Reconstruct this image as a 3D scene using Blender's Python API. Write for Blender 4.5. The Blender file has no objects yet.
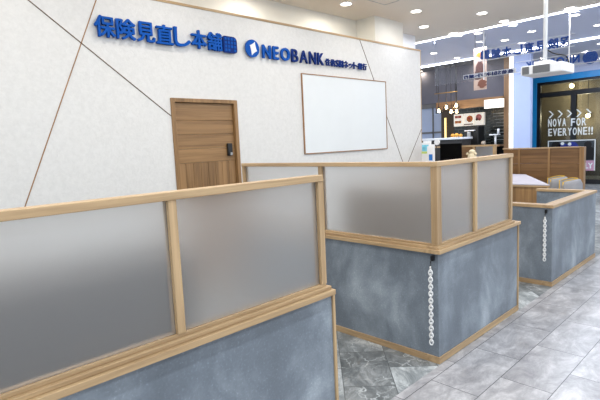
import bpy, bmesh, math, random
from mathutils import Vector, Matrix
C = bpy.context.scene.collection
scn = bpy.context.scene
random.seed(4)

# ------------------------------------------------------------------ camera
cam_d = bpy.data.cameras.new('camera'); cam = bpy.data.objects.new('camera', cam_d); C.objects.link(cam)
scn.camera = cam
cam_d.sensor_width = 36.0; cam_d.lens = 28.42; cam_d.clip_start = 0.05; cam_d.clip_end = 100
ROLL, PITCH, YAW = -0.0462, 0.1158, 0.8017
_f = Vector((math.cos(YAW)*math.cos(PITCH), math.sin(YAW)*math.cos(PITCH), -math.sin(PITCH)))
_r = Vector((math.sin(YAW), -math.cos(YAW), 0)); _u = _r.cross(_f)
_c, _s = math.cos(ROLL), math.sin(ROLL)
r2 = _c*_r + _s*_u; u2 = -_s*_r + _c*_u
cam.matrix_world = Matrix(((r2.x, u2.x, -_f.x, 0), (r2.y, u2.y, -_f.y, 0), (r2.z, u2.z, -_f.z, 1.55), (0, 0, 0, 1)))

# ------------------------------------------------------------------ world, exposure
w = bpy.data.worlds.new('world'); scn.world = w; w.use_nodes = True
w.node_tree.nodes['Background'].inputs[0].default_value = (0.86, 0.93, 1.0, 1)
w.node_tree.nodes['Background'].inputs[1].default_value = 1.35
scn.view_settings.view_transform = 'Standard'; scn.view_settings.look = 'None'
scn.view_settings.gamma = 1.0; scn.view_settings.use_curve_mapping = False
scn.view_settings.exposure = 0.0
scn.cycles.use_denoising = True
scn.cycles.max_bounces = 10; scn.cycles.transparent_max_bounces = 12
scn.cycles.sample_clamp_indirect = 4.0
LAMP_W = 11.0          # power of one ceiling downlight

# ------------------------------------------------------------------ materials
def lin(c):
    return tuple((x/12.92 if x <= .04045 else ((x+.055)/1.055)**2.4) for x in [v/255 for v in c]) + (1,)
def base(name):
    m = bpy.data.materials.new(name); m.use_nodes = True
    nt = m.node_tree; b = nt.nodes['Principled BSDF']
    return m, nt, b
def N(nt, t, **kw):
    n = nt.nodes.new(t)
    for k, v in kw.items():
        if k in n.inputs: n.inputs[k].default_value = v
        else: setattr(n, k, v)
    return n
def coords(nt, scale=(1, 1, 1), rot=(0, 0, 0), loc=(0, 0, 0)):
    tc = nt.nodes.new('ShaderNodeTexCoord'); mp = nt.nodes.new('ShaderNodeMapping')
    mp.inputs['Scale'].default_value = scale; mp.inputs['Rotation'].default_value = rot; mp.inputs['Location'].default_value = loc
    nt.links.new(tc.outputs['Object'], mp.inputs['Vector']); return mp.outputs['Vector']
def ramp(nt, fac, stops):
    r = nt.nodes.new('ShaderNodeValToRGB'); e = r.color_ramp.elements
    while len(e) < len(stops): e.new(0.5)
    for el, (p, c) in zip(e, stops): el.position = p; el.color = c
    nt.links.new(fac, r.inputs['Fac']); return r.outputs['Color']
def mix(nt, a, b, fac, mode='MIX'):
    n = nt.nodes.new('ShaderNodeMixRGB'); n.blend_type = mode
    for s, v in ((n.inputs['Fac'], fac), (n.inputs['Color1'], a), (n.inputs['Color2'], b)):
        if hasattr(v, 'is_output'): nt.links.new(v, s)
        else: s.default_value = v
    return n.outputs['Color']
def plain(name, rgb, rough=.5, metal=0.0, var=0.06, scale=6.0, emit=None, estr=0.0, bump=0.0, bscale=60):
    m, nt, b = base(name)
    v = coords(nt); n = N(nt, 'ShaderNodeTexNoise', Scale=scale, Detail=4.0); nt.links.new(v, n.inputs['Vector'])
    c = lin(rgb); lo = tuple(x*(1-var) for x in c[:3])+(1,); hi = tuple(min(1, x*(1+var)) for x in c[:3])+(1,)
    nt.links.new(ramp(nt, n.outputs['Fac'], [(.3, lo), (.7, hi)]), b.inputs['Base Color'])
    b.inputs['Roughness'].default_value = rough; b.inputs['Metallic'].default_value = metal
    if emit: b.inputs['Emission Color'].default_value = lin(emit); b.inputs['Emission Strength'].default_value = estr
    if bump:
        n2 = N(nt, 'ShaderNodeTexNoise', Scale=bscale, Detail=5.0); nt.links.new(v, n2.inputs['Vector'])
        bp = N(nt, 'ShaderNodeBump', Strength=bump, Distance=.01); nt.links.new(n2.outputs['Fac'], bp.inputs['Height']); nt.links.new(bp.outputs['Normal'], b.inputs['Normal'])
    return m
def wood(name, light, dark, axis='X', rough=.45, plank=0.0, k=1.0):
    """grain runs along axis; plank>0 adds boards of that width stacked across it"""
    m, nt, b = base(name)
    ai = 'XYZ'.index(axis)
    sc = [34*k, 34*k, 34*k]; sc[ai] = 1.6*k
    v = coords(nt, tuple(sc)); n = N(nt, 'ShaderNodeTexNoise', Scale=1.0, Detail=6.0, Roughness=.62, Distortion=.5); nt.links.new(v, n.inputs['Vector'])
    sc2 = [6*k]*3; sc2[ai] = .5*k
    v2 = coords(nt, tuple(sc2), loc=(3, 1, 7)); n2 = N(nt, 'ShaderNodeTexNoise', Scale=1.0, Detail=2.0); nt.links.new(v2, n2.inputs['Vector'])
    col = ramp(nt, n.outputs['Fac'], [(.28, lin(dark)), (.62, lin(light))])
    sh = ramp(nt, n2.outputs['Fac'], [(.3, (.78, .76, .74, 1)), (.7, (1.08, 1.07, 1.05, 1))])
    col = mix(nt, col, sh, 1.0, 'MULTIPLY')
    nt.links.new(col, b.inputs['Base Color']); b.inputs['Roughness'].default_value = rough
    bp = N(nt, 'ShaderNodeBump', Strength=.15, Distance=.004); nt.links.new(n.outputs['Fac'], bp.inputs['Height']); nt.links.new(bp.outputs['Normal'], b.inputs['Normal'])
    return m
W = {}
for ax in 'XYZ':
    W[ax] = wood('oak_'+ax, (192, 164, 126), (156, 128, 94), ax)
    W['d'+ax] = wood('walnut_'+ax, (134, 100, 64), (96, 68, 40), ax, k=.8)
    W['o'+ax] = wood('door_oak_'+ax, (162, 126, 84), (116, 86, 52), ax, k=.7)

def laminate():
    m, nt, b = base('slate_laminate')
    v = coords(nt, (1, 1, .8)); n = N(nt, 'ShaderNodeTexNoise', Scale=2.3, Detail=8.0, Roughness=.62, Distortion=.25); nt.links.new(v, n.inputs['Vector'])
    n2 = N(nt, 'ShaderNodeTexNoise', Scale=90.0, Detail=2.0); nt.links.new(coords(nt), n2.inputs['Vector'])
    c = ramp(nt, n.outputs['Fac'], [(.28, lin((96, 104, 113))), (.47, lin((112, 121, 131))), (.6, lin((136, 146, 156))), (.74, lin((168, 177, 186)))])
    c2 = ramp(nt, n2.outputs['Fac'], [(.35, (.93, .93, .93, 1)), (.6, (1, 1, 1, 1)), (.75, (1.35, 1.35, 1.35, 1))])
    nt.links.new(mix(nt, c, c2, 1.0, 'MULTIPLY'), b.inputs['Base Color']); b.inputs['Roughness'].default_value = .5
    return m
LAM = laminate()
def plaster():
    m, nt, b = base('white_textured_plaster')
    v = coords(nt); n = N(nt, 'ShaderNodeTexNoise', Scale=26.0, Detail=6.0, Roughness=.65, Distortion=.4); nt.links.new(v, n.inputs['Vector'])
    nt.links.new(ramp(nt, n.outputs['Fac'], [(.3, lin((216, 216, 215))), (.65, lin((225, 225, 224)))]), b.inputs['Base Color'])
    b.inputs['Roughness'].default_value = .8
    bp = N(nt, 'ShaderNodeBump', Strength=.3, Distance=.008); nt.links.new(n.outputs['Fac'], bp.inputs['Height']); nt.links.new(bp.outputs['Normal'], b.inputs['Normal'])
    return m
PLASTER = plaster()
def tiles(name, width, height, loc, rot, cols, vein, rough, mortar):
    m, nt, b = base(name)
    v = coords(nt, rot=(0, 0, rot), loc=loc)
    br = nt.nodes.new('ShaderNodeTexBrick'); br.offset = .5; br.squash = 1
    br.inputs['Scale'].default_value = 1; br.inputs['Brick Width'].default_value = width; br.inputs['Row Height'].default_value = height
    br.inputs['Mortar Size'].default_value = .0022; br.inputs['Mortar Smooth'].default_value = .1
    br.inputs['Color1'].default_value = (0, 0, 0, 1); br.inputs['Color2'].default_value = (1, 1, 1, 1); br.inputs['Mortar'].default_value = (.5, .5, .5, 1)
    nt.links.new(v, br.inputs['Vector'])
    # each tile shifts the cloud pattern
    sh = nt.nodes.new('ShaderNodeVectorMath'); sh.operation = 'MULTIPLY_ADD'
    nt.links.new(br.outputs['Color'], sh.inputs[0]); sh.inputs[1].default_value = (7, 5, 3); nt.links.new(v, sh.inputs[2])
    st = nt.nodes.new('ShaderNodeMapping'); st.inputs['Scale'].default_value = (1, 1.7, 1); nt.links.new(sh.outputs[0], st.inputs['Vector'])
    n = N(nt, 'ShaderNodeTexNoise', Scale=4.2, Detail=10.0, Roughness=.74, Distortion=.5); nt.links.new(st.outputs[0], n.inputs['Vector'])
    c = ramp(nt, n.outputs['Fac'], [(.3, lin(cols[0])), (.5, lin(cols[1])), (.68, lin(cols[2]))])
    tone = ramp(nt, br.outputs['Color'], [(0, (1-vein, 1-vein, 1-vein, 1)), (1, (1+vein*.6, 1+vein*.6, 1+vein*.6, 1))])
    c = mix(nt, c, tone, 1.0, 'MULTIPLY')
    if vein > .15:
        wv = N(nt, 'ShaderNodeTexVoronoi', Scale=7.0); wv.feature = 'DISTANCE_TO_EDGE'
        n3 = N(nt, 'ShaderNodeTexNoise', Scale=6.0, Detail=5.0); nt.links.new(sh.outputs[0], n3.inputs['Vector'])
        nt.links.new(mix(nt, sh.outputs[0], n3.outputs['Color'], .22), wv.inputs['Vector'])
        ln = ramp(nt, wv.outputs['Distance'], [(0, (1, 1, 1, 1)), (.03, (0, 0, 0, 1))])
        msk = ramp(nt, n3.outputs['Fac'], [(.42, (0, 0, 0, 1)), (.6, (.75, .75, .75, 1))])
        c = mix(nt, c, lin((205, 210, 212)), mix(nt, ln, msk, 1.0, 'MULTIPLY'))
    c = mix(nt, c, lin(mortar), br.outputs['Fac'])
    nt.links.new(c, b.inputs['Base Color'])
    b.inputs['Roughness'].default_value = rough
    return m
FLOOR = tiles('corridor_stone_tile', .635, .3133, (.325, -.1039, 0), 0, [(122, 121, 124), (160, 159, 162), (198, 197, 199)], .08, .3, (52, 52, 56))
SLATE = tiles('booth_slate_tile', .5, .33, (.1, .12, 0), math.radians(-44), [(84, 90, 93), (132, 137, 139), (190, 194, 196)], .38, .4, (70, 73, 75))
def frosted():
    m, nt, b = base('frosted_film_panel')
    b.inputs['Base Color'].default_value = lin((240, 240, 240)); b.inputs['Transmission Weight'].default_value = 1
    b.inputs['Roughness'].default_value = .48; b.inputs['IOR'].default_value = 1.2
    n = N(nt, 'ShaderNodeTexNoise', Scale=500.0); nt.links.new(coords(nt), n.inputs['Vector'])
    bp = N(nt, 'ShaderNodeBump', Strength=.1, Distance=.001); nt.links.new(n.outputs['Fac'], bp.inputs['Height']); nt.links.new(bp.outputs['Normal'], b.inputs['Normal'])
    out = nt.nodes['Material Output']
    d = nt.nodes.new('ShaderNodeBsdfDiffuse'); d.inputs['Color'].default_value = lin((205, 205, 206))
    mx = nt.nodes.new('ShaderNodeMixShader'); mx.inputs[0].default_value = .15
    nt.links.new(b.outputs[0], mx.inputs[1]); nt.links.new(d.outputs[0], mx.inputs[2]); nt.links.new(mx.outputs[0], out.inputs['Surface'])
    return m
FROST = frosted()
def clear(name, tint=(235, 240, 245), refl=.08):
    m, nt, b = base(name); nt.nodes.remove(b); out = nt.nodes['Material Output']
    t = nt.nodes.new('ShaderNodeBsdfTransparent'); t.inputs[0].default_value = lin(tint)
    g = nt.nodes.new('ShaderNodeBsdfGlossy'); g.inputs['Roughness'].default_value = .03
    f = nt.nodes.new('ShaderNodeFresnel'); f.inputs[0].default_value = 1.45
    n = N(nt, 'ShaderNodeTexNoise', Scale=3.0); nt.links.new(coords(nt), n.inputs['Vector'])
    bp = N(nt, 'ShaderNodeBump', Strength=.01); nt.links.new(n.outputs['Fac'], bp.inputs['Height']); nt.links.new(bp.outputs['Normal'], g.inputs['Normal'])
    mx = nt.nodes.new('ShaderNodeMixShader'); nt.links.new(f.outputs[0], mx.inputs[0]); nt.links.new(t.outputs[0], mx.inputs[1]); nt.links.new(g.outputs[0], mx.inputs[2])
    nt.links.new(mx.outputs[0], out.inputs['Surface']); return m
GLASS = clear('clear_glass', (250, 251, 253))
SHOPGLASS = clear('shop_glass', (205, 212, 215))
CEIL = plain('beige_ceiling_paint', (230, 222, 211), .7, var=.02, scale=1)
CEIL2 = plain('cool_ceiling_paint', (216, 222, 244), .7, var=.02, scale=1)
DARKCEIL = plain('dark_ceiling_paint', (112, 114, 120), .8)
CREAM = plain('cream_wall_paint', (228, 226, 218), .8, var=.02)
WHITE = plain('white_paint', (232, 234, 238), .5, var=.02)
SCREEN = plain('screen_cloth', (226, 231, 234), .6, var=.01)
BROWN = plain('brown_inlay', (150, 112, 76), .5, var=.15)
DKBROWN = plain('dark_inlay', (96, 74, 56), .5, var=.15)
GRILLE = plain('grey_grille', (118, 120, 124), .6)
BLACK = plain('black_plastic', (18, 18, 20), .4)
MATBLACK = plain('black_matte', (5, 5, 6), .95)
MATBLACK.node_tree.nodes['Principled BSDF'].inputs['Specular IOR Level'].default_value = .1
CHARC = plain('charcoal_cabinet', (52, 50, 50), .6)
METAL = plain('grey_metal', (170, 172, 175), .3, 1.0)
BLUE = plain('sign_blue', (4, 80, 170), .6, var=.08)
NAVY = plain('sign_navy', (8, 44, 116), .6, var=.08)
SKYBLUE = plain('cyan_blue_paint', (30, 146, 214), .4)
for _m in (BLUE, NAVY): _m.node_tree.nodes['Principled BSDF'].inputs['Specular IOR Level'].default_value = .15
CHAINW = plain('white_plastic_chain', (236, 236, 236), .4, var=.02)
GREYFAB = plain('grey_fabric', (150, 150, 154), .9, bump=.4, bscale=300)
YELLOW = plain('yellow_piping', (214, 172, 52), .6)
GLOW = plain('lamp_diffuser', (255, 252, 245), .5, emit=(255, 246, 232), estr=9)
LED = plain('led_diffuser', (255, 255, 255), .5, emit=(238, 243, 255), estr=14.0)
BULB = plain('warm_bulb', (255, 230, 190), .5, emit=(255, 214, 150), estr=14)
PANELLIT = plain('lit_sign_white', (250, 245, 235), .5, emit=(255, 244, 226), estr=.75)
COLWHITE = plain('column_paint', (178, 192, 226), .6, var=.02)

# ------------------------------------------------------------------ mesh helpers
def bm_box(bm, lo, hi):
    lo, hi = [min(a, b) for a, b in zip(lo, hi)], [max(a, b) for a, b in zip(lo, hi)]
    vs = [bm.verts.new((x, y, z)) for x in (lo[0], hi[0]) for y in (lo[1], hi[1]) for z in (lo[2], hi[2])]
    for f in ((0, 1, 3, 2), (4, 6, 7, 5), (0, 4, 5, 1), (2, 3, 7, 6), (0, 2, 6, 4), (1, 5, 7, 3)):
        bm.faces.new([vs[i] for i in f])
def bm_prism(bm, poly, z0, z1):
    a = [bm.verts.new((x, y, z0)) for x, y in poly]; b = [bm.verts.new((x, y, z1)) for x, y in poly]
    n = len(poly); bm.faces.new(a[::-1]); bm.faces.new(b)
    for i in range(n): bm.faces.new((a[i], a[(i+1) % n], b[(i+1) % n], b[i]))
def bm_lathe(bm, prof, seg=20, at=(0, 0, 0)):
    rings = []
    for r, z in prof:
        rings.append([bm.verts.new((at[0]+max(r, 1e-4)*math.cos(2*math.pi*i/seg), at[1]+max(r, 1e-4)*math.sin(2*math.pi*i/seg), at[2]+z)) for i in range(seg)])
    for p, q in zip(rings, rings[1:]):
        for i in range(seg): bm.faces.new((p[i], p[(i+1) % seg], q[(i+1) % seg], q[i]))
    bm.faces.new(rings[0][::-1]); bm.faces.new(rings[-1])
def bm_tube(bm, pts, r, seg=8, closed=False):
    pts = [Vector(p) for p in pts]; n = len(pts); rings = []
    for i, p in enumerate(pts):
        t = ((pts[(i+1) % n] - pts[i-1]) if closed else (pts[min(i+1, n-1)] - pts[max(i-1, 0)])).normalized()
        a = t.cross(Vector((0, 0, 1)) if abs(t.z) < .95 else Vector((1, 0, 0))).normalized(); b = t.cross(a)
        rings.append([bm.verts.new(p + r*(math.cos(2*math.pi*k/seg)*a + math.sin(2*math.pi*k/seg)*b)) for k in range(seg)])
    for i in range(n if closed else n-1):
        p, q = rings[i], rings[(i+1) % n]
        for k in range(seg): bm.faces.new((p[k], p[(k+1) % seg], q[(k+1) % seg], q[k]))
    if not closed: bm.faces.new(rings[0][::-1]); bm.faces.new(rings[-1])
def link(name, bm, mat, parent=None, bevel=0.0, smooth=False):
    """one mesh object; the bmesh is in world coordinates, the object's origin is its thing's base"""
    bmesh.ops.recalc_face_normals(bm, faces=bm.faces)
    me = bpy.data.meshes.new(name); 
    if smooth:
        for f in bm.faces: f.smooth = True
    bm.to_mesh(me); bm.free(); me.materials.append(mat)
    o = bpy.data.objects.new(name, me); C.objects.link(o)
    if parent is not None:
        root = parent; off = Vector(root.location)
        while root.parent: root = root.parent; off += Vector(root.location)
        me.transform(Matrix.Translation(-off)); o.parent = parent
    else:
        xs = [v.co for v in me.vertices]
        c = Vector(((min(v.x for v in xs)+max(v.x for v in xs))/2, (min(v.y for v in xs)+max(v.y for v in xs))/2, min(v.z for v in xs)))
        me.transform(Matrix.Translation(-c)); o.location = c
    if bevel:
        b = o.modifiers.new('bevel', 'BEVEL'); b.width = bevel; b.segments = 2; b.limit_method = 'ANGLE'
    return o
def boxes(name, bl, mat, parent=None, bevel=0.0):
    bm = bmesh.new()
    for lo, hi in bl: bm_box(bm, lo, hi)
    return link(name, bm, mat, parent, bevel)
def box(name, lo, hi, mat, parent=None, bevel=0.0): return boxes(name, [(lo, hi)], mat, parent, bevel)
def tube(name, pts, r, mat, parent=None, seg=8, closed=False):
    bm = bmesh.new(); bm_tube(bm, pts, r, seg, closed); return link(name, bm, mat, parent, smooth=True)
def tag(o, label, cat, group=None):
    o['label'] = label; o['category'] = cat
    if group: o['group'] = group
    return o
def thing(name, label, cat, loc, group=None):
    o = bpy.data.objects.new(name, None); o.location = loc; o.empty_display_size = .1; C.objects.link(o)
    return tag(o, label, cat, group)
def struct(o): o['kind'] = 'structure'; return o
def copy_thing(o, loc, label):
    r = o.copy(); C.objects.link(r); r.location = loc; r['label'] = label
    for ch in [q for q in o.children if q.type != 'LIGHT']:
        c = ch.copy(); C.objects.link(c); c.parent = r
        for g in ch.children: d = g.copy(); C.objects.link(d); d.parent = c
    return r
def text_bm(s, u0, u1, v0, v1, depth, frame, fat=0.0):
    """text filling the rectangle u0..u1 x v0..v1, mapped to the world by frame(u, v, w); fat = stroke thickening, as a share of the height"""
    cu = bpy.data.curves.new('t', 'FONT'); cu.body = s; cu.size = 1; cu.extrude = .05; cu.resolution_u = 3
    ob = bpy.data.objects.new('t', cu); C.objects.link(ob)
    dg = bpy.context.evaluated_depsgraph_get(); me = bpy.data.meshes.new_from_object(ob.evaluated_get(dg))
    bpy.data.objects.remove(ob); bpy.data.curves.remove(cu)
    d = fat*abs(v1-v0); out = bmesh.new(); sg = 1 if u1 > u0 else -1
    xs = [v.co.x for v in me.vertices]; ys = [v.co.y for v in me.vertices]
    x0, x1, y0, y1 = min(xs), max(xs), min(ys), max(ys)
    stamps = [(0, 0)] + ([(d*math.cos(k*math.pi/3), d*math.sin(k*math.pi/3)) for k in range(6)] if fat else [])
    for i, (du, dv) in enumerate(stamps):
        n0 = len(out.verts); out.from_mesh(me); out.verts.ensure_lookup_table()
        for v in out.verts[n0:]:
            u = u0+sg*d + (v.co.x-x0)/(x1-x0)*(u1-u0-2*sg*d) + du; q = v0+d + (v.co.y-y0)/(y1-y0)*(v1-v0-2*d) + dv
            v.co = frame(u, q, (v.co.z+.05)/.1*depth*(1+.012*i) - .00022*i)
    bpy.data.meshes.remove(me)
    return out
def poly_bm(pts, depth, frame):
    bm = bmesh.new()
    a = [bm.verts.new(frame(u, v, 0)) for u, v in pts]; b = [bm.verts.new(frame(u, v, depth)) for u, v in pts]
    n = len(pts); bm.faces.new(a); bm.faces.new(b)
    for i in range(n): bm.faces.new((a[i], a[(i+1) % n], b[(i+1) % n], b[i]))
    return bm
def circle(cu, cv, r, n=32): return [(cu+r*math.cos(2*math.pi*i/n), cv+r*math.sin(2*math.pi*i/n)) for i in range(n)]

# ================================================================== THE SETTING
Y0 = 1.6105; YW = 4.415; ZC = 3.48; XE = 8.62; ZC2 = 3.6; XF = 12.2
struct(box('floor', (-4, -5, -.1), (20, 1.597, 0), FLOOR))
struct(box('floor', (-4, 1.597, -.1), (20, 12, 0), SLATE))
struct(box('ceiling', (-4, -5, ZC), (XE, 5.6, ZC+.14), CEIL))
struct(box('ceiling', (XE, -5, ZC2), (XF, 12, ZC2+.1), CEIL2))
struct(box('ceiling', (XF, -5, ZC2), (20, 5.25, ZC2+.1), CEIL2))
struct(box('ceiling', (XF, 5.25, ZC2), (20, 12, ZC2+.1), DARKCEIL))
# white partition wall with the door cut out
wl = struct(boxes('wall_left', [((-4, YW, 0), (2.5, YW+.12, 3.02)), ((3.335, YW, 0), (7.25, YW+.12, 3.02)), ((2.5, YW, 2.085), (3.335, YW+.12, 3.02))], PLASTER))
struct(box('trim_1', (-4, YW-.008, 3.02), (7.26, YW+.128, 3.045), W['X']))
struct(box('trim_2', (7.25, YW-.005, 0), (7.262, YW+.125, 3.02), W['Z']))
def inlay(i, a, b, mat):
    a, b = Vector((a[0], 0, a[1])), Vector((b[0], 0, b[1])); d = (b-a).normalized(); n = Vector((-d.z, 0, d.x))*.0042
    struct(link('trim_%d' % i, poly_bm([((a+n).x, (a+n).z), ((b+n).x, (b+n).z), ((b-n).x, (b-n).z), ((a-n).x, (a-n).z)], .006, lambda u, v, w_: Vector((u, YW+.002-w_, v))), mat))
inlay(3, (1.03, 3.02), (2.498, 1.903), DKBROWN)
inlay(4, (1.877, 3.02), (.62, .05), BROWN)
inlay(5, (5.625, 3.02), (5.945, 2.458), DKBROWN)
inlay(6, (6.205, 2.0), (7.2, .25), DKBROWN)
inlay(7, (7.247, 1.72), (6.2, .39), DKBROWN)
# building wall and columns behind the partition
struct(box('wall_back', (-4, 4.93, 0), (6.2, 5.1, ZC), CREAM))
struct(box('wall_back', (6.2, 4.565, 0), (6.975, 5.1, ZC), CREAM))
struct(box('wall_back', (6.975, 5.0, 0), (8.05, 5.15, ZC), WHITE))
# ceiling hatch outline
struct(boxes('trim_8', [((5.40, 3.88, ZC-.004), (5.85, 3.888, ZC)), ((5.40, 4.12, ZC-.004), (5.85, 4.128, ZC)), ((5.85, 3.88, ZC-.004), (5.858, 4.128, ZC)), ((5.40, 3.88, ZC-.004), (5.408, 4.128, ZC))], METAL))
# door
door = struct(bpy.data.objects.new('door_1', None)); C.objects.link(door); door.location = (2.917, YW, 0)
boxes('door_frame', [((2.5, YW-.018, 0), (2.545, YW+.1, 2.085)), ((3.29, YW-.018, 0), (3.335, YW+.1, 2.085)), ((2.545, YW-.018, 2.045), (3.29, YW+.1, 2.085))], W['oZ'], door, .003)
boxes('upper_planks', [((2.547, YW+.02, z0), (3.288, YW+.055, z1)) for z0, z1 in ((1.862, 2.043), (1.712, 1.860), (1.562, 1.710))] , W['oX'], door, .003)
boxes('upper_planks', [((2.547, YW+.02, 1.412), (3.288, YW+.055, 1.56))], W['oX'], door, .003)
boxes('lower_planks', [((2.547+.0926*i, YW+.02, .005), (2.547+.0926*(i+1)-.002, YW+.055, 1.41)) for i in range(8)], W['oZ'], door, .003)
lk = box('digital_lock', (3.175, YW-.012, 1.465), (3.238, YW+.02, 1.605), BLACK, door, .008)
boxes('lock_handle', [((3.19, YW-.03, 1.47), (3.222, YW-.012, 1.50))], METAL, lk, .004)

# LED lines along the ceiling edges
tag(box('led_strip', (XE+.002, -4.5, ZC-.012), (XE+.035, 5.6, ZC+.03), LED), 'straight white light line along the edge of the beige ceiling', 'light strip')
tag(box('led_strip', (XF, -4.5, ZC2-.03), (XF+.06, 8.2, ZC2), LED), 'straight white light line further back, before the dark restaurant ceiling', 'light strip')

# ------------------------------------------------------------------ downlights
LG = 'recessed downlights in the ceiling'
def downlight_proto(mat_loc, power, r=.075):
    t = thing('downlight', '', 'ceiling light', mat_loc, LG)
    x, y, z = mat_loc
    bm = bmesh.new(); bm_lathe(bm, [(r, -.006), (r+.018, -.004), (r+.02, 0), (r, 0)], 28, (x, y, z)); link('trim_ring', bm, WHITE, t, smooth=False)
    bm = bmesh.new(); bm_lathe(bm, [(r-.002, -.0075), (r-.002, -.002)], 28, (x, y, z)); link('diffuser', bm, GLOW, t)
    return t
def add_lamp(t, power, z=-.02, col=(1, .93, .83), size=.14, spread=178):
    l = bpy.data.lights.new('bulb', 'AREA'); l.shape = 'DISK'; l.size = size; l.energy = power; l.color = col; l.spread = math.radians(spread)
    o = bpy.data.objects.new('bulb', l); C.objects.link(o); o.parent = t; o.location = (0, 0, z)
dl0 = downlight_proto((5.351, 4.42, ZC), LAMP_W)
main = [((5.351, 4.42), 'leftmost round downlight in the beige ceiling, above the white screen'),
        ((6.533, 4.037), 'upper of the two downlights near the white column top'),
        ((7.523, 4.5), 'lower of the two downlights near the white column top'),
        ((7.539, 3.474), 'round downlight alone in the middle of the beige ceiling'),
        ((8.385, 3.48), 'downlight close to the white light line, beside the hanging glass edge'),
        ((8.48, 4.46), 'downlight touching the white light line, left of the hanging glass'),
        ((8.475, 2.491), 'downlight at the top of the right glass edge, touching the light line')]
for i, ((x, y), lb) in enumerate(main):
    if i == 0: t = dl0; t['label'] = lb
    else: t = copy_thing(dl0, (x, y, ZC), lb)
    add_lamp(t, LAMP_W if x < 6 else 5, col=(1, .93, .83) if x < 6 else (.95, .96, 1))
k = 0
for x in (-.6, .9, 2.4, 3.9, 5.4, 6.9):
    for y in (-1.2, .6, 2.2, 3.55, 4.5):
        if y > 4 and x > 4: continue
        if x > 6 and y > 3: continue
        if y < 3 and x > 7: continue
        t = copy_thing(dl0, (x, y, ZC), 'round downlight of the rows overhead, above the booths and corridor')
        add_lamp(t, LAMP_W*(.72 if y > 3 else 1) if y > 1.5 else LAMP_W*1.85, col=(1, .94, .86) if y > 1.5 else (.88, .94, 1))
dl2 = None
for (x, y), lb in (((10.6, 6.08), 'small downlight in the cool ceiling just right of the wall end'), ((11.8, 6.1), 'small downlight in the cool ceiling beside the second light line'),
                   ((10.65, 4.4), 'small flat downlight in the cool ceiling above the mirrored blue letters'), ((9.44, 4.43), 'small downlight in the cool ceiling next to the left glass edge'),
                   ((10.9, 2.7), 'small downlight in the cool ceiling at the right picture edge'), ((9.6, 2.74), 'small downlight in the cool ceiling just past the right glass edge')):
    t = copy_thing(dl0, (x, y, ZC2), lb); add_lamp(t, 26, col=(.78, .86, 1))
for (x, y), lb in (((13.2, 3.2), 'small downlight in front of the shop front'), ((14.6, 4.2), 'small downlight close to the shop front')):
    t = copy_thing(dl0, (x, y, ZC2), lb); add_lamp(t, 24, col=(.78, .86, 1))
for (x, y), lb in (((13.0, 7.9), 'tiny downlight in the dark ceiling left of the pendant lamps'), ((13.4, 7.0), 'tiny downlight in the dark ceiling right of the pendant lamps'), ((13.7, 8.3), 'tiny downlight in the dark ceiling furthest left, above the pale blue panels'), ((12.9, 6.1), 'tiny downlight in the dark ceiling near the wooden post')):
    t = copy_thing(dl0, (x, y, ZC2), lb); t.scale = (.6, .6, 1); add_lamp(t, 5, col=(1, .85, .65))

# ================================================================== BOOTHS
ZB, ZS, ZT = .048, .78, 1.397
def screen_run(t, axis, a0, a1, p, posts, low_end=None, start=None):
    """a run of booth wall: low laminate wall, sills, glazed frame. axis 'X': runs along X with face at Y=p, seen from -Y.
    axis 'Y': runs along Y with face at X=p, seen from -X.  posts: list of (centre, width)"""
    P = (lambda a, d, z: (a, p+d, z)) if axis == 'X' else (lambda a, d, z: (p+d, a, z))
    gm = W[axis]
    L1 = low_end if low_end else a1
    box('low_wall', P(a0, 0, ZB), P(L1, .08, ZS), LAM, t)
    box('baseboard', P(a0-(.008 if axis == 'X' else -.008), -.008, 0), P(L1, .088, ZB), gm, t, .002)
    boxes('sill', [(P(a0-(.03 if axis == 'X' else -.02), -.03, ZS), P(L1+.004, .1, ZS+.028)), (P(a0-(.012 if axis == 'X' else -.002), -.012, ZS+.028), P(a1+.02, .082, ZS+.046))], gm, t, .003)
    box('bottom_rail', P(a0+(.004 if axis == 'X' else -.028), .006, ZS+.046), P(a1, .05, ZS+.061), gm, t, .002)
    box('top_rail', P(a0-.004 if axis == 'X' else a0-.025, -.004, ZT-.032), P(a1, .055, ZT), gm, t, .003)
    zb, zt = ZS+.061, ZT-.032
    ps = sorted(posts)
    for c, wd in ps: box('post', P(c-wd/2, .002, zb), P(c+wd/2, .05, zt), W['Z'], t, .002)
    if start: ps = [(start-.01, .02)] + ps
    for (c0, w0), (c1, w1) in zip(ps, ps[1:]):
        box('frosted_panel', P(c0+w0/2, .022, zb), P(c1-w1/2, .028, zt), FROST, t)
    return L1
# nearest booth: one long front running out of the frame
b1 = thing('booth_partition', 'nearest booth partition, bluish slate low wall under two wide frosted panels, cut by the left edge', 'partition', (.2, Y0, 0))
screen_run(b1, 'X', -1.0, 1.725, Y0, [(-.08-.9, .035), (-.08, .035), (.89, .035), (1.708, .035)], low_end=1.752)
box('end_trim', (1.752, Y0-.01, 0), (1.77, Y0+.09, ZS), W['Z'], b1, .002)
# middle booth, L-shaped
XM = 2.827
b2 = thing('booth_partition', 'middle L-shaped booth partition with slate low walls, frosted panels and a wooden corner post', 'partition', (XM, Y0, 0))
screen_run(b2, 'X', XM, 4.075, Y0, [(XM+.032, .06), (3.40, .04), (4.057, .036)], low_end=4.175)
box('end_trim', (4.175, Y0-.01, 0), (4.193, Y0+.09, ZS), W['Z'], b2, .002)
screen_run(b2, 'Y', Y0+.08, 3.72, XM, [(2.675, .04), (3.70, .04)], start=Y0+.052)
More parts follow.
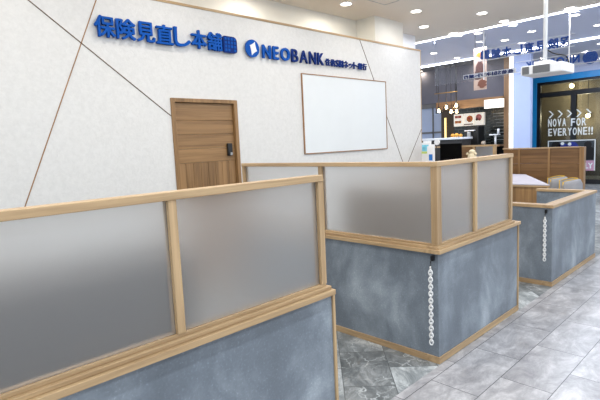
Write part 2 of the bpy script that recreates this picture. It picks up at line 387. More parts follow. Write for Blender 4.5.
# low right booth
XR = 5.06
b3 = thing('low_booth_partition', 'low booth partition at right, slate walls under a pale wooden cap, no glass', 'partition', (XR, Y0, 0))
ZR = .805
box('low_wall', (XR, Y0, ZB), (6.60, Y0+.08, ZR), LAM, b3)
box('low_wall', (XR, Y0+.08, ZB), (XR+.08, 2.8, ZR), LAM, b3)
box('low_wall', (6.52, Y0+.08, ZB), (6.60, 2.27, ZR), LAM, b3)
box('baseboard', (XR-.008, Y0-.008, 0), (6.608, Y0+.088, ZB), W['X'], b3, .002)
box('baseboard', (XR-.008, Y0+.088, 0), (XR+.088, 2.8, ZB), W['Y'], b3, .002)
box('baseboard', (6.512, Y0+.088, 0), (6.608, 2.27, ZB), W['Y'], b3, .002)
box('cap', (XR-.012, Y0-.012, ZR), (6.612, Y0+.098, ZR+.032), W['X'], b3, .003)
box('cap', (XR-.012, Y0+.098, ZR), (XR+.092, 2.81, ZR+.032), W['Y'], b3, .003)
box('cap', (6.508, Y0+.098, ZR), (6.612, 2.28, ZR+.032), W['Y'], b3, .003)

# dark desk blurred behind the nearest frosted panel
nd = thing('desk', 'dark desk showing blurred behind the left frosted panel of the nearest booth', 'desk', (.8, 2.6, 0))
DARKD = plain('dark_desk', (50, 48, 48), .6)
box('desk_body', (.15, 2.38, 0), (1.4, 2.9, .92), DARKD, nd, .01); box('desk_top', (.12, 2.35, .92), (1.43, 2.93, .95), DARKD, nd, .004)

cb = thing('cabinet', 'dark brown cabinet showing blurred behind the middle booth side panel', 'cabinet', (3.8, 2.7, 0))
box('cabinet_body', (3.6, 2.2, 0), (3.95, 3.1, 1.07), plain('dark_brown_cabinet', (122, 108, 94), .6), cb, .01); box('cabinet_top', (3.58, 2.18, 1.07), (3.97, 3.12, 1.10), plain('cabinet_top_dark', (116, 102, 88), .6), cb, .004)

# plastic chains hanging by the corners
def chain(x, y, ztop, zbot, label):
    t = thing('plastic_chain', label, 'chain', (x, y, zbot), 'white plastic chains hanging at booth corners')
    bm = bmesh.new(); bm_box(bm, (x, y-.009, ztop-.035), (x+.026, y+.009, ztop)); 
    bm_tube(bm, [(x-.002, y, ztop-.03), (x-.014, y, ztop-.04), (x-.018, y, ztop-.065), (x-.012, y, ztop-.085), (x-.004, y, ztop-.08)], .004)
    link('hook', bm, BLACK, t)
    z = ztop-.07; i = 0; L = .036
    while z > zbot:
        pts = []
        for q in range(16):
            a = 2*math.pi*q/16; u = .0125*math.cos(a); v = L/2*math.sin(a)
            s = (.84, .54) if i % 2 == 0 else (.54, -.84)
            pts.append((x-.016+u*s[0]*.75, y+u*s[1], z-L/2+v))
        tube('link', pts, .0052, CHAINW, t, 6, True)
        z -= L-.0115; i += 1
    return t
chain(XM-.028, Y0+.032, .765, .165, 'white plastic chain hanging at the corner of the middle glazed booth')
chain(XR-.028, Y0+.055, .79, .30, 'white plastic chain hanging at the corner of the low right booth')

# ================================================================== WALL THINGS
sc = thing('wall_screen', 'large blank white screen in a thin brown frame on the plaster wall', 'screen', (5.305, YW, 1.43))
box('screen_surface', (4.40, YW-.014, 1.436), (6.21, YW-.001, 2.45), SCREEN, sc)
boxes('screen_frame', [((4.388, YW-.02, 1.424), (4.40, YW-.001, 2.462)), ((6.21, YW-.02, 1.424), (6.222, YW-.001, 2.462)), ((4.40, YW-.02, 1.424), (6.21, YW-.001, 1.436)), ((4.40, YW-.02, 2.45), (6.21, YW-.001, 2.462))], BROWN, sc)
wallf = lambda off: (lambda u, v, w_: Vector((u, YW-off-w_, v)))
def emblem(parent, frame, c, r, flip=1):
    disc = link('emblem_disc', poly_bm(circle(c[0], c[1], r), .022, frame), BLUE, parent)
    pts = []
    raw = [(.32, .78), (-.38, .33), (-.17, -.82), (.56, -.28)]
    for i in range(4):
        a, b = Vector(raw[i]), Vector(raw[(i+1) % 4]); m_ = (a+b)/2*.82
        for q in range(6):
            s = q/6; p_ = (1-s)**2*a + 2*s*(1-s)*m_ + s*s*b; pts.append((c[0]+p_.x*r*1.08, c[1]+p_.y*r*.98))
    fr2 = lambda u, v, w_: frame(u, v, w_+.0215)
    link('emblem_star', poly_bm(pts, .003, fr2), WHITE, disc)
s1 = thing('shop_sign', 'blue raised Japanese shop lettering at upper left of the plaster wall', 'sign', (2.6, YW, 2.6))
F1 = wallf(.022)
pitch = .1975
for i, ch in enumerate('保険見直し本舗'):
    u = 1.785+pitch*i
    link('character', text_bm(ch, u, u+.187, 2.600, 2.790, .03, F1, .024), BLUE, s1)
def roundsq(u0, u1, v0, v1, r):
    pts = []
    for cx, cy, a0 in ((u1-r, v1-r, 0), (u0+r*.4, v1-r*.4, 90), (u0+r*.4, v0+r*.4, 180), (u1-r*.7, v0+r*.7, 270)):
        rr = r if a0 == 0 else (r*.7 if a0 == 270 else r*.4)
        for q in range(6): a = math.radians(a0+18*q); pts.append((cx+rr*math.cos(a), cy+rr*math.sin(a)))
    return pts
u = 1.794+pitch*7
em = link('square_emblem', poly_bm(roundsq(u, u+.185, 2.597, 2.775, .05), .022, F1), NAVY, s1)
bmq = bmesh.new()
for i in range(4):
    for j in range(4):
        if (i, j) == (2, 0): continue
        a = Vector(F1(u+.016+.041*i, 2.612+.04*j, .021)); b_ = Vector(F1(u+.016+.041*i+.029, 2.612+.04*j+.027, .026)); bm_box(bmq, a, b_)
link('emblem_pattern', bmq, BLUE, em)
s2 = thing('bank_sign', 'raised blue bank sign, round emblem with white star beside dark blue capital letters', 'sign', (4.6, YW, 2.57))
emblem(s2, F1, (3.585, 2.68), .099)
widths = [('N', .13), ('E', .095), ('O', .155), ('B', .11), ('A', .14), ('N', .125), ('K', .115)]
u = 3.735; gap = (1.06-sum(q for _, q in widths))/6
for ch, wd in widths:
    link('letter', text_bm(ch, u, u+wd, 2.585, 2.742, .024, F1, .035 if u < 4.2 else .012), BLUE if u < 4.2 else NAVY, s2); u += wd+gap
u = 4.835; wds = {'S': .06, 'B': .06, 'I': .025}
txt = '住信SBIネット銀行'; tot = sum(wds.get(q, .1) for q in txt); kk = (.895-.012*(len(txt)-1))/tot
for ch in txt:
    wd = wds.get(ch, .1)*kk; h0, h1 = (2.592, 2.66) if ch == 'ッ' else (2.59, 2.685)
    link('small_character', text_bm(ch, u, u+wd, h0, h1, .016, F1, .03), NAVY, s2); u += wd+.012

# ================================================================== PROJECTOR AND HANGING GLASS
pj = thing('projector', 'white box projector with grey side grilles on a white pole from the ceiling', 'projector', (5.35, 1.76, 2.12))
box('projector_body', (5.2, 1.58, 2.155), (5.56, 1.985, 2.25), WHITE, pj, .012)
for y0_, y1_ in ((1.90, 1.965), (1.70, 1.86)):
    bmq = bmesh.new(); bm_box(bmq, (5.192, y0_, 2.165), (5.201, y1_, 2.24))
    for i in range(6): bm_box(bmq, (5.187, y0_, 2.168+.012*i), (5.193, y1_, 2.174+.012*i))
    link('grille', bmq, GRILLE, pj)
bmq = bmesh.new(); bm_lathe(bmq, [(.02, 0), (.02, ZC-2.29)], 16, (5.36, 1.80, 2.29)); link('pole', bmq, WHITE, pj, smooth=True)
box('mount_plate', (5.27, 1.72, 2.255), (5.45, 1.88, 2.29), WHITE, pj, .004)
tube('power_cable', [(5.36, 1.775, 2.40), (5.37, 1.74, 2.37), (5.38, 1.69, 2.345), (5.39, 1.65, 2.335), (5.40, 1.62, 2.325), (5.41, 1.60, 2.29), (5.41, 1.585, 2.21), (5.41, 1.597, 2.2)], .006, BLACK, pj)

gl = thing('glass_smoke_screen', 'clear glass screen hanging from the ceiling edge with white seams', 'glass screen', (XE-.03, 3, 2.6))
GX = XE-.04
for y0_, y1_ in ((4.9, 3.929), (3.911, 2.529), (2.511, 1.1)): box('glass_pane', (GX-.004, y0_, 2.575), (GX+.004, y1_, ZC-.002), GLASS, gl)
for y_ in (3.92, 2.52): box('white_seam', (GX-.004, y_-.009, 2.57), (GX+.004, y_+.009, ZC-.001), LED if False else WHITE, gl)
gf = lambda u, v, w_: Vector((GX+.0065+w_, u, v))
gs = thing('glass_sign', 'blue lettering seen mirrored from behind on the hanging glass, upper row', 'sign', (GX+.01, 3.2, 2.9))
for i, ch in enumerate('保険見直し本舗'):
    u = 2.5+.187*i; link('character', text_bm(ch, u, u+.165, 2.918, 3.085, .012, gf, .04), BLUE, gs)
link('square_emblem', poly_bm(roundsq(3.825, 3.99, 2.935, 3.09, .04), .012, gf), BLUE, gs)
for z in (2.905, 3.098): box('white_backing_strip', (GX+.005, 2.45, z), (GX+.015, 4.02, z+.012), WHITE, gs)
g2 = thing('glass_sign', 'blue lettering on a white strip seen mirrored from behind, lower row of the hanging glass', 'sign', (GX+.01, 3.2, 2.6))
link('emblem_disc', poly_bm(circle(2.225, 2.70, .105), .012, gf), BLUE, g2)
u = 2.37
for ch, wd in widths:
    wd *= .8; link('letter', text_bm(ch, u, u+wd, 2.645, 2.77, .012, gf, .05), BLUE, g2); u += wd+.022
u = 3.40
for ch in txt:
    wd = wds.get(ch, .1)*.98; link('small_character', text_bm(ch, u, u+wd, 2.628, 2.695, .012, gf, .06), NAVY, g2); u += wd+.01
boxes('white_backing_strip', [((GX+.020, 3.36, 2.618), (GX+.026, 4.33, 2.706))], WHITE, g2)
boxes('white_backing_strip', [((GX+.005, 2.0, 2.612), (GX+.015, 3.36, 2.626)), ((GX+.005, 2.0, 2.785), (GX+.015, 3.36, 2.795))], WHITE, g2)

# ================================================================== INSIDE THE FURTHER BOOTHS
dk = thing('desk', 'wooden desk with a white top and slanted end behind the low right booth', 'desk', (7.3, 3.0, 0))
poly = [(6.70, 3.42), (6.70, 2.17), (8.42, 3.12), (8.42, 3.42)]
bmq = bmesh.new(); bm_prism(bmq, poly, .862, .874); link('white_top', bmq, plain('pale_desk_top', (176, 172, 182), .5), dk)
bmq = bmesh.new(); bm_prism(bmq, poly, .838, .862); link('wooden_edge', bmq, W['Y'], dk)
for y0_, y1_ in ((2.29, 2.66), (2.665, 3.035), (3.04, 3.40)): box('front_panel', (6.72, y0_, 0), (6.745, y1_, .838), W['oZ'], dk, .002)
box('end_panel', (8.3, 3.14, 0), (8.33, 3.40, .838), W['oZ'], dk)

def tub_chair(x, y, label):
    t = thing('tub_chair', label, 'chair', (x, y, 0), 'grey tub chairs')
    n = 22; R, th = .19, .06; bm = bmesh.new(); prev = None; a0, a1 = math.radians(-180), math.radians(50)
    def ring(a):
        h = .85-.07*max(0, abs((a-(a0+a1)/2)/((a1-a0)/2))-.45)**1.2
        c, s = math.cos(a), math.sin(a); out = []
        for rr, zz in ((R-th, .36), (R-.02, .36), (R+.02, .62), (R+.016, h-.07), (R-.012, h-.012), (R-th+.012, h), (R-th, h-.04)):
            out.append(bm.verts.new((x+rr*c, y+rr*s, zz)))
        return out, h
    tops = []
    for i in range(n+1):
        a = a0+(a1-a0)*i/n; r_, h = ring(a); tops.append((x+(R-th/2)*math.cos(a), y+(R-th/2)*math.sin(a), h+.002))
        if prev:
            for q in range(7): bm.faces.new((prev[q], prev[(q+1) % 7], r_[(q+1) % 7], r_[q]))
        else: bm.faces.new(r_)
        prev = r_
    bm.faces.new(prev[::-1]); link('backrest', bm, GREYFAB, t, smooth=True)
    bm = bmesh.new(); bm_lathe(bm, [(.11, .34), (.135, .36), (.138, .43), (.125, .46), (.05, .468)], 24, (x, y, 0)); link('seat', bm, GREYFAB, t, smooth=True)
    arc = lambda rr, dz: [(x+rr*math.cos(a0+(a1-a0)*i/n), y+rr*math.sin(a0+(a1-a0)*i/n), tops[i][2]+dz) for i in range(n+1)]
    tube('piping', arc(R-th+.012, 0), .006, YELLOW, t)
    for q in (0, -1):
        e = arc(R-.005, 0)[q]; tube('piping', [(e[0], e[1], e[2]), (e[0], e[1], .55), (e[0], e[1], .38)], .008, YELLOW, t)
    for sx in (-1, 1):
        for sy in (-1, 1): tube('leg', [(x+.1*sx, y+.1*sy, .35), (x+.14*sx, y+.14*sy, 0)], .012, W['oZ'], t)
tub_chair(8.34, 2.63, 'grey tub chair with yellow piping nearer the white desk')
tub_chair(7.95, 2.33, 'grey tub chair with yellow piping nearer the corridor')

wp = thing('wood_partition', 'dark wooden plank partition with pale battens behind the grey chairs', 'partition', (8.72, 3.2, 0))
ys = [2.365, 2.835, 3.33, 3.60]
for a, b_ in zip(ys, ys[1:]):
    boxes('plank_panel', [((8.70, a, .02+.255*i), (8.75, b_, .02+.255*(i+1)-.003)) for i in range(5)], W['dY'], wp, .002)
for y_ in ys[1:3]: box('batten', (8.685, y_-.018, 0), (8.70, y_+.018, 1.295), W['oZ'], wp)
box('end_post', (8.66, 2.295, 0), (8.76, 2.365, 1.31), W['oZ'], wp, .003)
box('top_rail', (8.685, 2.365, 1.295), (8.76, 3.62, 1.315), W['Y'], wp, .002)

bb = thing('booth_partition', 'small far booth partition with one frosted panel beside the black monitor', 'partition', (8.5, 4.1, 0))
box('low_wall', (8.46, 3.66, ZB), (8.54, 5.2, ZS), LAM, bb); box('baseboard', (8.452, 3.66, 0), (8.548, 5.2, ZB), W['Y'], bb)
box('sill', (8.44, 3.65, ZS), (8.56, 5.2, ZS+.05), W['Y'], bb)
for y_ in (3.685, 4.065, 4.62): box('post', (8.475, y_-.025, ZS+.05), (8.525, y_+.025, ZT-.03), W['Z'], bb)
box('frosted_panel', (8.497, 3.71, ZS+.05), (8.503, 4.04, ZT-.03), FROST, bb)
box('wood_panel', (8.49, 4.09, ZS+.05), (8.51, 4.595, ZT-.03), W['dY'], bb)
box('top_rail', (8.47, 3.655, ZT-.03), (8.53, 5.2, ZT), W['Y'], bb)

# counter behind the middle booth with the monitor and leaflets
ct = thing('service_counter', 'wooden service counter behind the middle booth carrying the monitor', 'counter', (7.3, 3.9, 0))
box('cabinet', (6.75, 3.5, .0), (7.85, 4.39, 1.0), W['oX'], ct); box('counter_top', (6.7, 3.45, 1.0), (7.9, 4.4, 1.03), W['X'], ct, .003)
ZK = 1.031
mn = thing('monitor', 'black flat monitor seen from behind above the middle booth rail', 'monitor', (7.4, 3.95, ZK))
box('monitor_back', (7.385, 3.755, 1.165), (7.41, 4.145, 1.455), MATBLACK, mn, .008); box('rear_housing', (7.372, 3.85, 1.18), (7.385, 4.05, 1.25), MATBLACK, mn, .003)
box('stand', (7.39, 3.93, ZK+.012), (7.415, 3.97, 1.2), BLACK, mn); box('foot', (7.32, 3.85, ZK), (7.48, 4.05, ZK+.012), BLACK, mn, .003)
CYAN = plain('pale_cyan_print', (120, 200, 226), .5, var=.25, scale=14); LIME = plain('lime_print', (196, 220, 120), .5); BLUEP = plain('leaflet_blue', (24, 112, 200), .5)
def leaflet(x, y, w_, z1, label, items):
    t = thing('leaflet_stand', label, 'leaflet stand', (x, y, ZK), 'leaflet stands on the service counter')
    box('holder', (x, y-w_/2, ZK), (x+.06, y+w_/2, z1-.03), WHITE, t, .003)
    box('back_plate', (x+.05, y-w_/2, z1-.03), (x+.06, y+w_/2, z1), WHITE, t)
    for nm, mt, lo, hi in items: box(nm, (x-.004, y-w_/2+lo[0], lo[1]), (x-.0005, y-w_/2+hi[0], hi[1]), mt, t)
leaflet(7.02, 4.20, .15, 1.52, 'leaflet stand with pale cyan leaflets at the wall end', [('leaflet', CYAN, (.01, 1.35), (.14, 1.455)), ('label_strip', LIME, (.0, 1.31), (.15, 1.345))])
leaflet(6.92, 4.06, .11, 1.46, 'white leaflet stand with a bright blue square, beside the monitor', [('leaflet', BLUEP, (.012, 1.20), (.075, 1.30))])
fn = thing('round_mirror', 'small round white disc on a thin black stem beside the monitor', 'mirror', (7.25, 4.11, ZK))
bmq = bmesh.new(); bm_lathe(bmq, [(.05, 0), (.05, .012), (.01, .016)], 20, (7.25, 4.13, ZK)); link('foot', bmq, BLACK, fn)
tube('stem', [(7.25, 4.13, ZK+.01), (7.25, 4.13, 1.45)], .006, BLACK, fn)
link('disc', poly_bm(circle(4.115, 1.49, .05), .015, lambda u, v, w_: Vector((7.235+w_, u, v))), WHITE, fn)
CREAMF = plain('cream_fabric', (226, 214, 184), .9)
pl = thing('soft_ornament', 'cream lumpy soft ornament right of the monitor', 'ornament', (7.65, 3.74, ZK))
def blob(name, c, r, mat, parent, sc_=(1, 1, 1)):
    bm = bmesh.new(); bmesh.ops.create_icosphere(bm, subdivisions=3, radius=r)
    for v in bm.verts: v.co = Vector((v.co.x*sc_[0]+c[0], v.co.y*sc_[1]+c[1], v.co.z*sc_[2]+c[2]))
    return link(name, bm, mat, parent, smooth=True)
blob('body', (7.65, 3.70, ZK+.135), .075, CREAMF, pl, (1, 1.1, 1.8)); blob('head', (7.65, 3.70, ZK+.27), .05, CREAMF, pl, (1, 1.1, .8))
for q in (-1, 1): blob('arm', (7.63, 3.70+.07*q, ZK+.235), .025, CREAMF, pl)

# ================================================================== RESTAURANT AT THE BACK
def brickwall():
    m, nt, b = base('black_glazed_tile'); v = coords(nt, rot=(math.radians(90), 0, math.radians(90)))
    tc = nt.nodes.new('ShaderNodeTexCoord'); sp = nt.nodes.new('ShaderNodeSeparateXYZ'); cb = nt.nodes.new('ShaderNodeCombineXYZ')
    nt.links.new(tc.outputs['Object'], sp.inputs[0]); nt.links.new(sp.outputs['Y'], cb.inputs['X']); nt.links.new(sp.outputs['Z'], cb.inputs['Y'])
    br = nt.nodes.new('ShaderNodeTexBrick'); br.inputs['Scale'].default_value = 1; br.inputs['Brick Width'].default_value = .2; br.inputs['Row Height'].default_value = .09; br.inputs['Mortar Size'].default_value = .008
    br.inputs['Color1'].default_value = lin((24, 30, 30)); br.inputs['Color2'].default_value = lin((34, 42, 42)); br.inputs['Mortar'].default_value = lin((70, 76, 76))
    nt.links.new(cb.outputs[0], br.inputs['Vector']); nt.links.new(br.outputs['Color'], b.inputs['Base Color']); b.inputs['Roughness'].default_value = .25
    return m
BRICK = brickwall()
struct(box('wall_right', (14.3, 5.25, 0), (14.5, 7.5, ZC2), BRICK))
struct(box('trim_10', (13.1, 5.4, 2.60), (13.25, 7.95, ZC2), plain('grey_violet_bulkhead', (84, 84, 94), .8)))
struct(box('wall_right', (14.3, 7.5, 0), (14.5, 7.95, ZC2), plain('dark_brown_wall', (70, 60, 52), .7)))
struct(box('wall_right', (14.3, 9.2, 0), (14.5, 12, ZC2), DARKCEIL))
win2 = struct(bpy.data.objects.new('window_2', None)); C.objects.link(win2); win2.location = (14.35, 8.5, 0)
LAVP = plain('pale_blue_panel', (168, 184, 218), .3, var=.02)
boxes('window_pane', [((14.36, 7.99, .02), (14.4, 8.27, 1.72)), ((14.36, 8.31, .02), (14.4, 9.2, 1.72)), ((14.36, 7.99, 1.78), (14.4, 8.27, 2.55)), ((14.36, 8.31, 1.78), (14.4, 9.2, 2.55))], LAVP, win2)
boxes('window_frame', [((14.33, 7.95, 0), (14.42, 7.99, 2.6)), ((14.33, 8.27, 0), (14.42, 8.31, 2.6)), ((14.33, 7.99, 1.72), (14.42, 9.2, 1.78)), ((14.33, 7.99, 2.55), (14.42, 9.2, ZC2))], DARKCEIL, win2)
tag(box('wooden_beam', (12.9, 5.38, 2.37), (13.1, 7.35, 2.60), W['dY']), 'brown wooden beam across the restaurant above the menu boards', 'beam')
tag(box('light_box', (12.84, 5.34, 2.30), (12.9, 5.86, 2.53), PANELLIT), 'blank lit white sign box at the right end of the restaurant beam', 'sign')
FOODS = [plain('food_orange', (214, 120, 40), .5, var=.4, scale=9), plain('food_red', (170, 60, 44), .5, var=.4, scale=9), plain('food_pink', (206, 120, 120), .5, var=.4, scale=9), plain('food_dark', (84, 44, 36), .6)]
MENU = plain('menu_panel_white', (236, 232, 224), .4, emit=(255, 246, 232), estr=.4)
for i, (ya, lb) in enumerate(((7.47, 'left lit menu board with four small dishes on the black tile wall'), (7.13, 'middle lit menu board with a round orange dish'), (6.79, 'right lit menu board with a pink dessert picture'))):
    yb = ya-.30; X = 14.2
    t = thing('menu_board', lb, 'menu board', (X, (ya+yb)/2, 1.9), 'lit menu boards on the restaurant wall')
    box('panel', (X, yb, 1.90), (14.299, ya, 2.28), MENU, t, .004)
    fr = lambda u, v, w_: Vector((X-.001-w_, u, v))
    if i == 0:
        for a in (.09, .2):
            for z, m_ in ((2.19, FOODS[1]), (2.03, FOODS[0])): box('dish_picture', (X-.004, ya-a-.05, z-.035), (X-.0005, ya-a+.05, z+.04), m_, t)
    elif i == 1:
        link('dish_picture', poly_bm(circle(yb+.11, 2.11, .1, 20), .003, fr), FOODS[0], t); link('dish_picture', poly_bm(circle(yb+.13, 2.13, .04, 14), .005, fr), FOODS[1], t)
        box('dish_picture', (X-.004, yb, 1.93), (X-.0005, ya, 1.96), FOODS[3], t)
    else:
        link('dish_picture', poly_bm(circle(yb+.16, 2.14, .095, 20), .003, fr), FOODS[2], t); link('dish_picture', poly_bm(circle(yb+.22, 2.08, .04, 14), .005, fr), FOODS[3], t); link('dish_picture', poly_bm(circle(yb+.13, 2.07, .035, 14), .005, fr), FOODS[1], t)
pd0 = None
PLABEL = ['leftmost clear pendant lamp', 'second clear pendant lamp from the left', 'lower middle clear pendant lamp', 'upper right clear pendant lamp', 'lower right clear pendant lamp']
for i, (y, z) in enumerate(((6.98, 2.40), (6.81, 2.41), (6.73, 2.28), (6.45, 2.42), (6.50, 2.27))):
    X = 12.4+.12*(i % 3)
    if pd0 is None:
        pd0 = thing('pendant_lamp', '', 'lamp', (X, y, 2.32), 'bulb pendants over the restaurant counter')
        tube('cord', [(X, y, 2.42), (X, y, ZC2)], .008, BLACK, pd0)
        bmq = bmesh.new(); bm_lathe(bmq, [(.022, .06), (.026, .1), (.012, .12)], 14, (X, y, 2.32)); link('socket', bmq, BLACK, pd0)
        bmq = bmesh.new(); bm_lathe(bmq, [(.010, -.045), (.028, -.03), (.033, 0), (.024, .04), (.02, .06)], 16, (X, y, 2.32)); link('bulb', bmq, BULB, pd0, smooth=True)
        bmq = bmesh.new(); bm_lathe(bmq, [(.09, -.06), (.085, 0), (.05, .06), (.026, .1)], 18, (X, y, 2.32)); link('glass_shade', bmq, GLASS, pd0, smooth=True)
        bmq = bmesh.new(); bm_lathe(bmq, [(.045, ZC2-.03), (.05, ZC2)], 16, (X, y, 0)); link('ceiling_rose', bmq, BLACK, pd0)
        t = pd0; t['label'] = PLABEL[0]+' over the restaurant counter'
    else:
        t = pd0.copy(); C.objects.link(t); t.location = (X, y, z); t['label'] = PLABEL[i]+' over the restaurant counter'
        for ch in pd0.children:
            c = ch.copy(); C.objects.link(c); c.parent = t
            if ch.name.startswith('ceiling_rose'): c.location = (0, 0, 2.32-z)
            if ch.name.startswith('cord'): c.scale = (1, 1, (ZC2-z)/(ZC2-2.32))
    if i in (1, 3):
        l = bpy.data.lights.new('glow', 'POINT'); l.energy = 9; l.color = (1, .75, .45); l.shadow_soft_size = .05
        o = bpy.data.objects.new('glow', l); C.objects.link(o); o.parent = t; o.location = (-.12, 0, -.1)
rk = thing('pendant_rail', 'thin brass rail frame among the pendant cords', 'rail', (12.3, 6.75, 2.75))
tube('rail', [(12.3, 6.35, 2.8), (12.3, 7.05, 2.8)], .012, plain('brass', (150, 118, 66), .4, .8), rk)
for y_ in (6.42, 6.98): tube('hanger', [(12.3, y_, 2.8), (12.3, y_, ZC2)], .006, BLACK, rk)
rc = thing('display_counter', 'dark restaurant display counter with a white top', 'counter', (12.4, 6.8, 0))
box('cabinet', (12.35, 6.27, 0), (12.9, 7.9, 1.50), CHARC, rc); box('white_top', (12.3, 6.24, 1.50), (12.95, 7.95, 1.56), WHITE, rc, .01)
BREAD = plain('baked_golden', (206, 150, 62), .7, var=.3, scale=20)
BG = 'golden baked snacks on the display counter'
for i, (y, z_, lb) in enumerate(((6.57, .05, 'left golden baked snack on the white counter top'), (6.45, .055, 'middle golden baked snack on the white counter top'), (6.335, .045, 'right golden baked snack on the white counter top'))):
    o = blob('baked_snack', (12.42, y, 1.56+z_), z_, BREAD, None, (1.1, 1.2, 1)); tag(o, lb, 'food', BG)
bc = thing('back_counter', 'dark back counter of the restaurant carrying the drink machine', 'counter', (13.3, 6.2, 0))
box('cabinet', (13.05, 5.55, 0), (13.7, 7.2, 1.26), MATBLACK, bc); box('counter_top', (13.0, 5.5, 1.26), (13.72, 7.2, 1.30), W['dY'], bc)
cm = thing('drink_machine', 'black drink machine with a pale top tray behind the far booth', 'machine', (13.3, 6.35, 1.301))
box('body', (13.2, 6.2, 1.301), (13.6, 6.62, 1.86), BLACK, cm, .02); box('top_tray', (13.12, 6.28, 1.72), (13.3, 6.58, 1.75), WHITE, cm, .005)
box('nozzle', (13.1, 6.38, 1.55), (13.2, 6.46, 1.70), METAL, cm, .01); box('side_panel', (13.195, 6.47, 1.34), (13.2, 6.53, 1.7), METAL, cm)
cm2 = thing('till_screen', 'small till with a blue violet screen left of the drink machine', 'till', (13.2, 6.8, 1.301))
box('till_body', (13.22, 6.7, 1.301), (13.3, 6.95, 1.52), BLACK, cm2, .01); box('screen', (13.215, 6.72, 1.34), (13.22, 6.93, 1.50), plain('violet_screen', (90, 96, 190), .3, emit=(110, 110, 210), estr=.4), cm2)
tag(blob('cup_stack', (13.1, 6.0, 1.362), .055, plain('beige_pot', (168, 158, 144), .6), None, (1, 1.2, 1.1)), 'pale rounded pot on the back counter left of the white stand', 'pot')
st = thing('white_stand', 'small white stand with a flat top on the back counter', 'stand', (13.1, 5.68, 1.301))
box('top', (13.02, 5.56, 1.57), (13.18, 5.80, 1.60), WHITE, st); tube('column', [(13.1, 5.66, 1.301), (13.1, 5.66, 1.57)], .03, WHITE, st); tube('column', [(13.1, 5.58, 1.60), (13.1, 5.58, 1.74)], .03, WHITE, st)
mb = thing('tile_menu', 'black tiled menu panel with pale lines left of the wooden post', 'menu board', (14.27, 6.02, 1.3))
box('panel', (14.24, 5.74, 1.30), (14.299, 6.30, 2.38), BRICK, mb)
boxes('pale_lines', [((14.234, 5.86+.05*(i % 2), 2.20-.075*i), (14.2395, 6.22-.04*(i % 3), 2.225-.075*i)) for i in range(1)] + [((14.234, 5.84+.04*(i % 2), 2.13-.1*i), (14.2395, 6.22-.05*(i % 3), 2.142-.1*i)) for i in range(8)], plain('pale_chalk', (150, 156, 156), .7), mb)
tag(box('light_strip', (14.24, 7.78, 1.2), (14.3, 7.82, 2.2), plain('warm_strip', (250, 230, 170), .5, emit=(255, 224, 150), estr=1.2)), 'thin vertical warm light strip left of the menu boards', 'light strip')
tag(box('wooden_post', (12.95, 5.235, 0), (13.1, 5.37, ZC2), W['dZ']), 'brown wooden post at the right side of the restaurant', 'post')
co = thing('white_column', 'wide pale bluish column beside the blue shop frame', 'column', (13.2, 4.9, 0))
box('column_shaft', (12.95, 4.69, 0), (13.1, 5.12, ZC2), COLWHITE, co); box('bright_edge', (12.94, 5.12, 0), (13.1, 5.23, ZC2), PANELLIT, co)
bn = thing('hanging_banner', 'tall hanging poster banner with brown and pink food pictures behind the glass', 'banner', (9.6, 4.47, 2.5))
box('sheet', (9.6, 4.33, 2.5), (9.606, 4.60, 3.34), plain('banner_print', (186, 160, 142), .6), bn)
for z_, h_, y_, m_ in ((2.9, .36, 4.47, FOODS[3]), (2.62, .18, 4.42, plain('print_brown', (120, 74, 56), .6)), (2.78, .14, 4.52, FOODS[3]), (3.2, .1, 4.45, FOODS[0])):
    pts = [(y_+.09*math.cos(a*.4)*(1+.25*math.sin(3*a)), z_+h_/2*math.sin(a*.4)) for a in range(16)]
    link('picture', poly_bm(pts, .003, lambda u, v, w_: Vector((9.5995-w_, u, v))), m_, bn)
for y_ in (4.36, 4.57): tube('cord', [(9.603, y_, 3.34), (9.603, y_, ZC2)], .004, BLACK, bn)

# ================================================================== SHOP FRONT
sf = struct(bpy.data.objects.new('window_1', None)); C.objects.link(sf); sf.location = (16, 4, 0)
DARKFR = plain('dark_metal_frame', (30, 32, 36), .4)
boxes('blue_frame', [((15.9, 5.58, 0), (16.1, 5.73, 3.3)), ((15.9, 1.0, 3.12), (16.1, 5.58, 3.3))], SKYBLUE, sf)
boxes('dark_frame', [((15.95, 5.48, .0), (16.08, 5.58, 3.12)), ((15.95, 1.0, 2.66), (16.08, 5.48, 2.80)), ((15.95, 4.48, 0), (16.08, 4.62, 2.66)), ((15.95, 1.0, 0), (16.08, 5.48, .14)), ((15.95, 1.0, 3.05), (16.08, 5.48, 3.12))], DARKFR, sf)
for a, b_, z0, z1 in ((4.62, 5.48, .14, 2.66), (1.0, 4.48, .14, 2.66), (1.0, 5.48, 2.80, 3.05)): box('glass_pane', (16.0, a, z0), (16.012, b_, z1), SHOPGLASS, sf)
struct(box('trim_9', (15.95, 1.0, 3.3), (16.15, 12, ZC2), CEIL2))
struct(box('wall_front', (16.0, 5.73, 0), (16.2, 12, 3.3), WHITE))
OLIVE = plain('shop_back_wall', (116, 108, 94), .8, var=.2, scale=2)
struct(box('wall_far', (19.0, 0, 0), (19.1, 6.6, 3.3), OLIVE)); struct(box('wall_side', (16.2, 6.5, 0), (19, 6.6, 3.3), OLIVE)); 
struct(box('ceiling', (16.2, 0, 3.3), (19, 6.5, 3.4), DARKCEIL))
sg = thing('window_lettering', 'white capital lettering with chevrons stuck on the dark shop window', 'lettering', (15.99, 4.6, 1.4))
sfr = lambda u, v, w_: Vector((15.94-w_, -u, v))
LETW = plain('white_vinyl_glow', (226, 232, 234), .5, emit=(226, 232, 234), estr=.12)  # unlit white vinyl and print, brightened by a faint emission put into the material
bm_ = lambda s, y_left, y_right, z0, z1: text_bm(s, -y_left, -y_right, z0, z1, .006, sfr, .028)
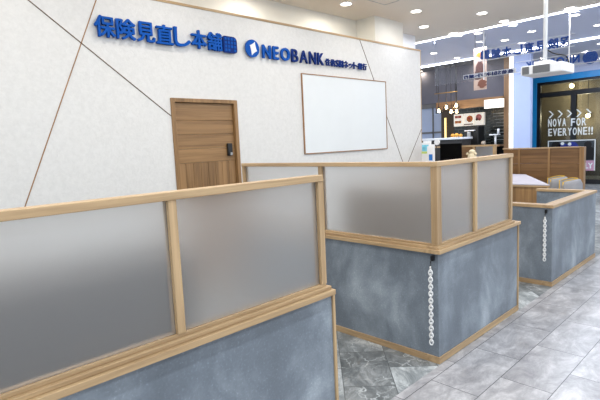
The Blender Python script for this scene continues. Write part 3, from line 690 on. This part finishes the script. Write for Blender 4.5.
def word(s, yl, yr, z0, z1, name='letter'):
    n = len(s); ws = [.55 if c in 'I!' else 1 for c in s]; tot = sum(ws); g = .028
    y = yl
    for c, q in zip(s, ws):
        wd = (yl-yr)*q/tot; link(name, bm_(c, y, y-wd+g, z0, z1), LETW, sg); y -= wd
word('NOVA', 5.24, 4.70, 1.745, 1.985); word('FOR', 4.60, 4.16, 1.735, 1.965); word('EVERYONE!!', 5.23, 3.98, 1.46, 1.69)
for i in range(5):
    y = 5.23-.255*i; a, h, th = .13, .11, .05; zc = 2.125-.006*i
    link('chevron', poly_bm([(-y, zc+h), (-y+th, zc+h), (-y+a+th*.4, zc), (-y+th, zc-h), (-y, zc-h), (-y+a-th*.5, zc)], .006, sfr), LETW, sg)
po = thing('window_poster', 'poster of dark haired figures in blue with a pink caption block on the shop window', 'poster', (15.93, 4.6, .4))
PY0, PY1, PZ0, PZ1 = 5.235, 3.93, .40, 1.32
box('sheet', (15.935, PY1, PZ0), (15.945, PY0, PZ1), plain('poster_dark', (58, 66, 72), .5), po)
boxes('white_border', [((15.928, PY1, PZ0), (15.935, PY1+.03, PZ1)), ((15.928, PY0-.03, PZ0), (15.935, PY0, PZ1)), ((15.928, PY1, PZ1-.03), (15.935, PY0, PZ1))], LETW, po)
pfr = lambda d: (lambda u, v, w_: Vector((15.934-d-w_, u, v)))
HAIR = plain('print_black', (16, 16, 20), .6); PBLUE = plain('print_blue', (44, 58, 150), .6); PINK = plain('print_pink', (206, 160, 184), .6)
for y_, z_, r_, m_ in ((5.0, 1.16, .13, HAIR), (4.82, 1.08, .16, PBLUE), (4.55, 1.1, .17, PBLUE), (4.13, 1.17, .1, HAIR), (4.62, 1.2, .05, LETW), (4.82, 1.22, .05, LETW)):
    link('printed_figure', poly_bm(circle(y_, z_, r_, 18), .001, pfr(0 if m_ is not LETW else .0015)), m_, po)
link('printed_figure', poly_bm([(4.33, .72), (3.97, .72), (3.97, 1.05), (4.06, 1.12), (4.2, 1.12), (4.33, 1.0)], .001, pfr(.0005)), HAIR, po)
link('caption_block', poly_bm([(4.5, PZ0), (PY1, PZ0), (PY1, .70), (4.5, .70)], .002, pfr(0)), PINK, po)
link('caption_letters', text_bm('ILY', -4.24, -3.99, .46, .63, .002, lambda u, v, w_: Vector((15.931-w_, -u, v)), .04), LETW, po)
for (x, y, z), lb, e in (((18.7, 5.39, 3.16), 'warm ceiling lamp inside the shop, behind the upper pane', 60), ((18.7, 4.87, 2.09), 'large warm globe lamp glowing inside the shop behind the lettering', 85)):
    t = thing('globe_lamp', lb, 'lamp', (x, y, z), 'warm lamps inside the shop')
    blob('globe', (x, y, z), .08, BULB, t); tube('cord', [(x, y, z+.07), (x, y, 3.3)], .01, BLACK, t)
    l = bpy.data.lights.new('glow', 'POINT'); l.energy = e; l.color = (1, .8, .5); l.shadow_soft_size = .14
    o = bpy.data.objects.new('glow', l); C.objects.link(o); o.parent = t; o.location = (-.3, 0, 0)
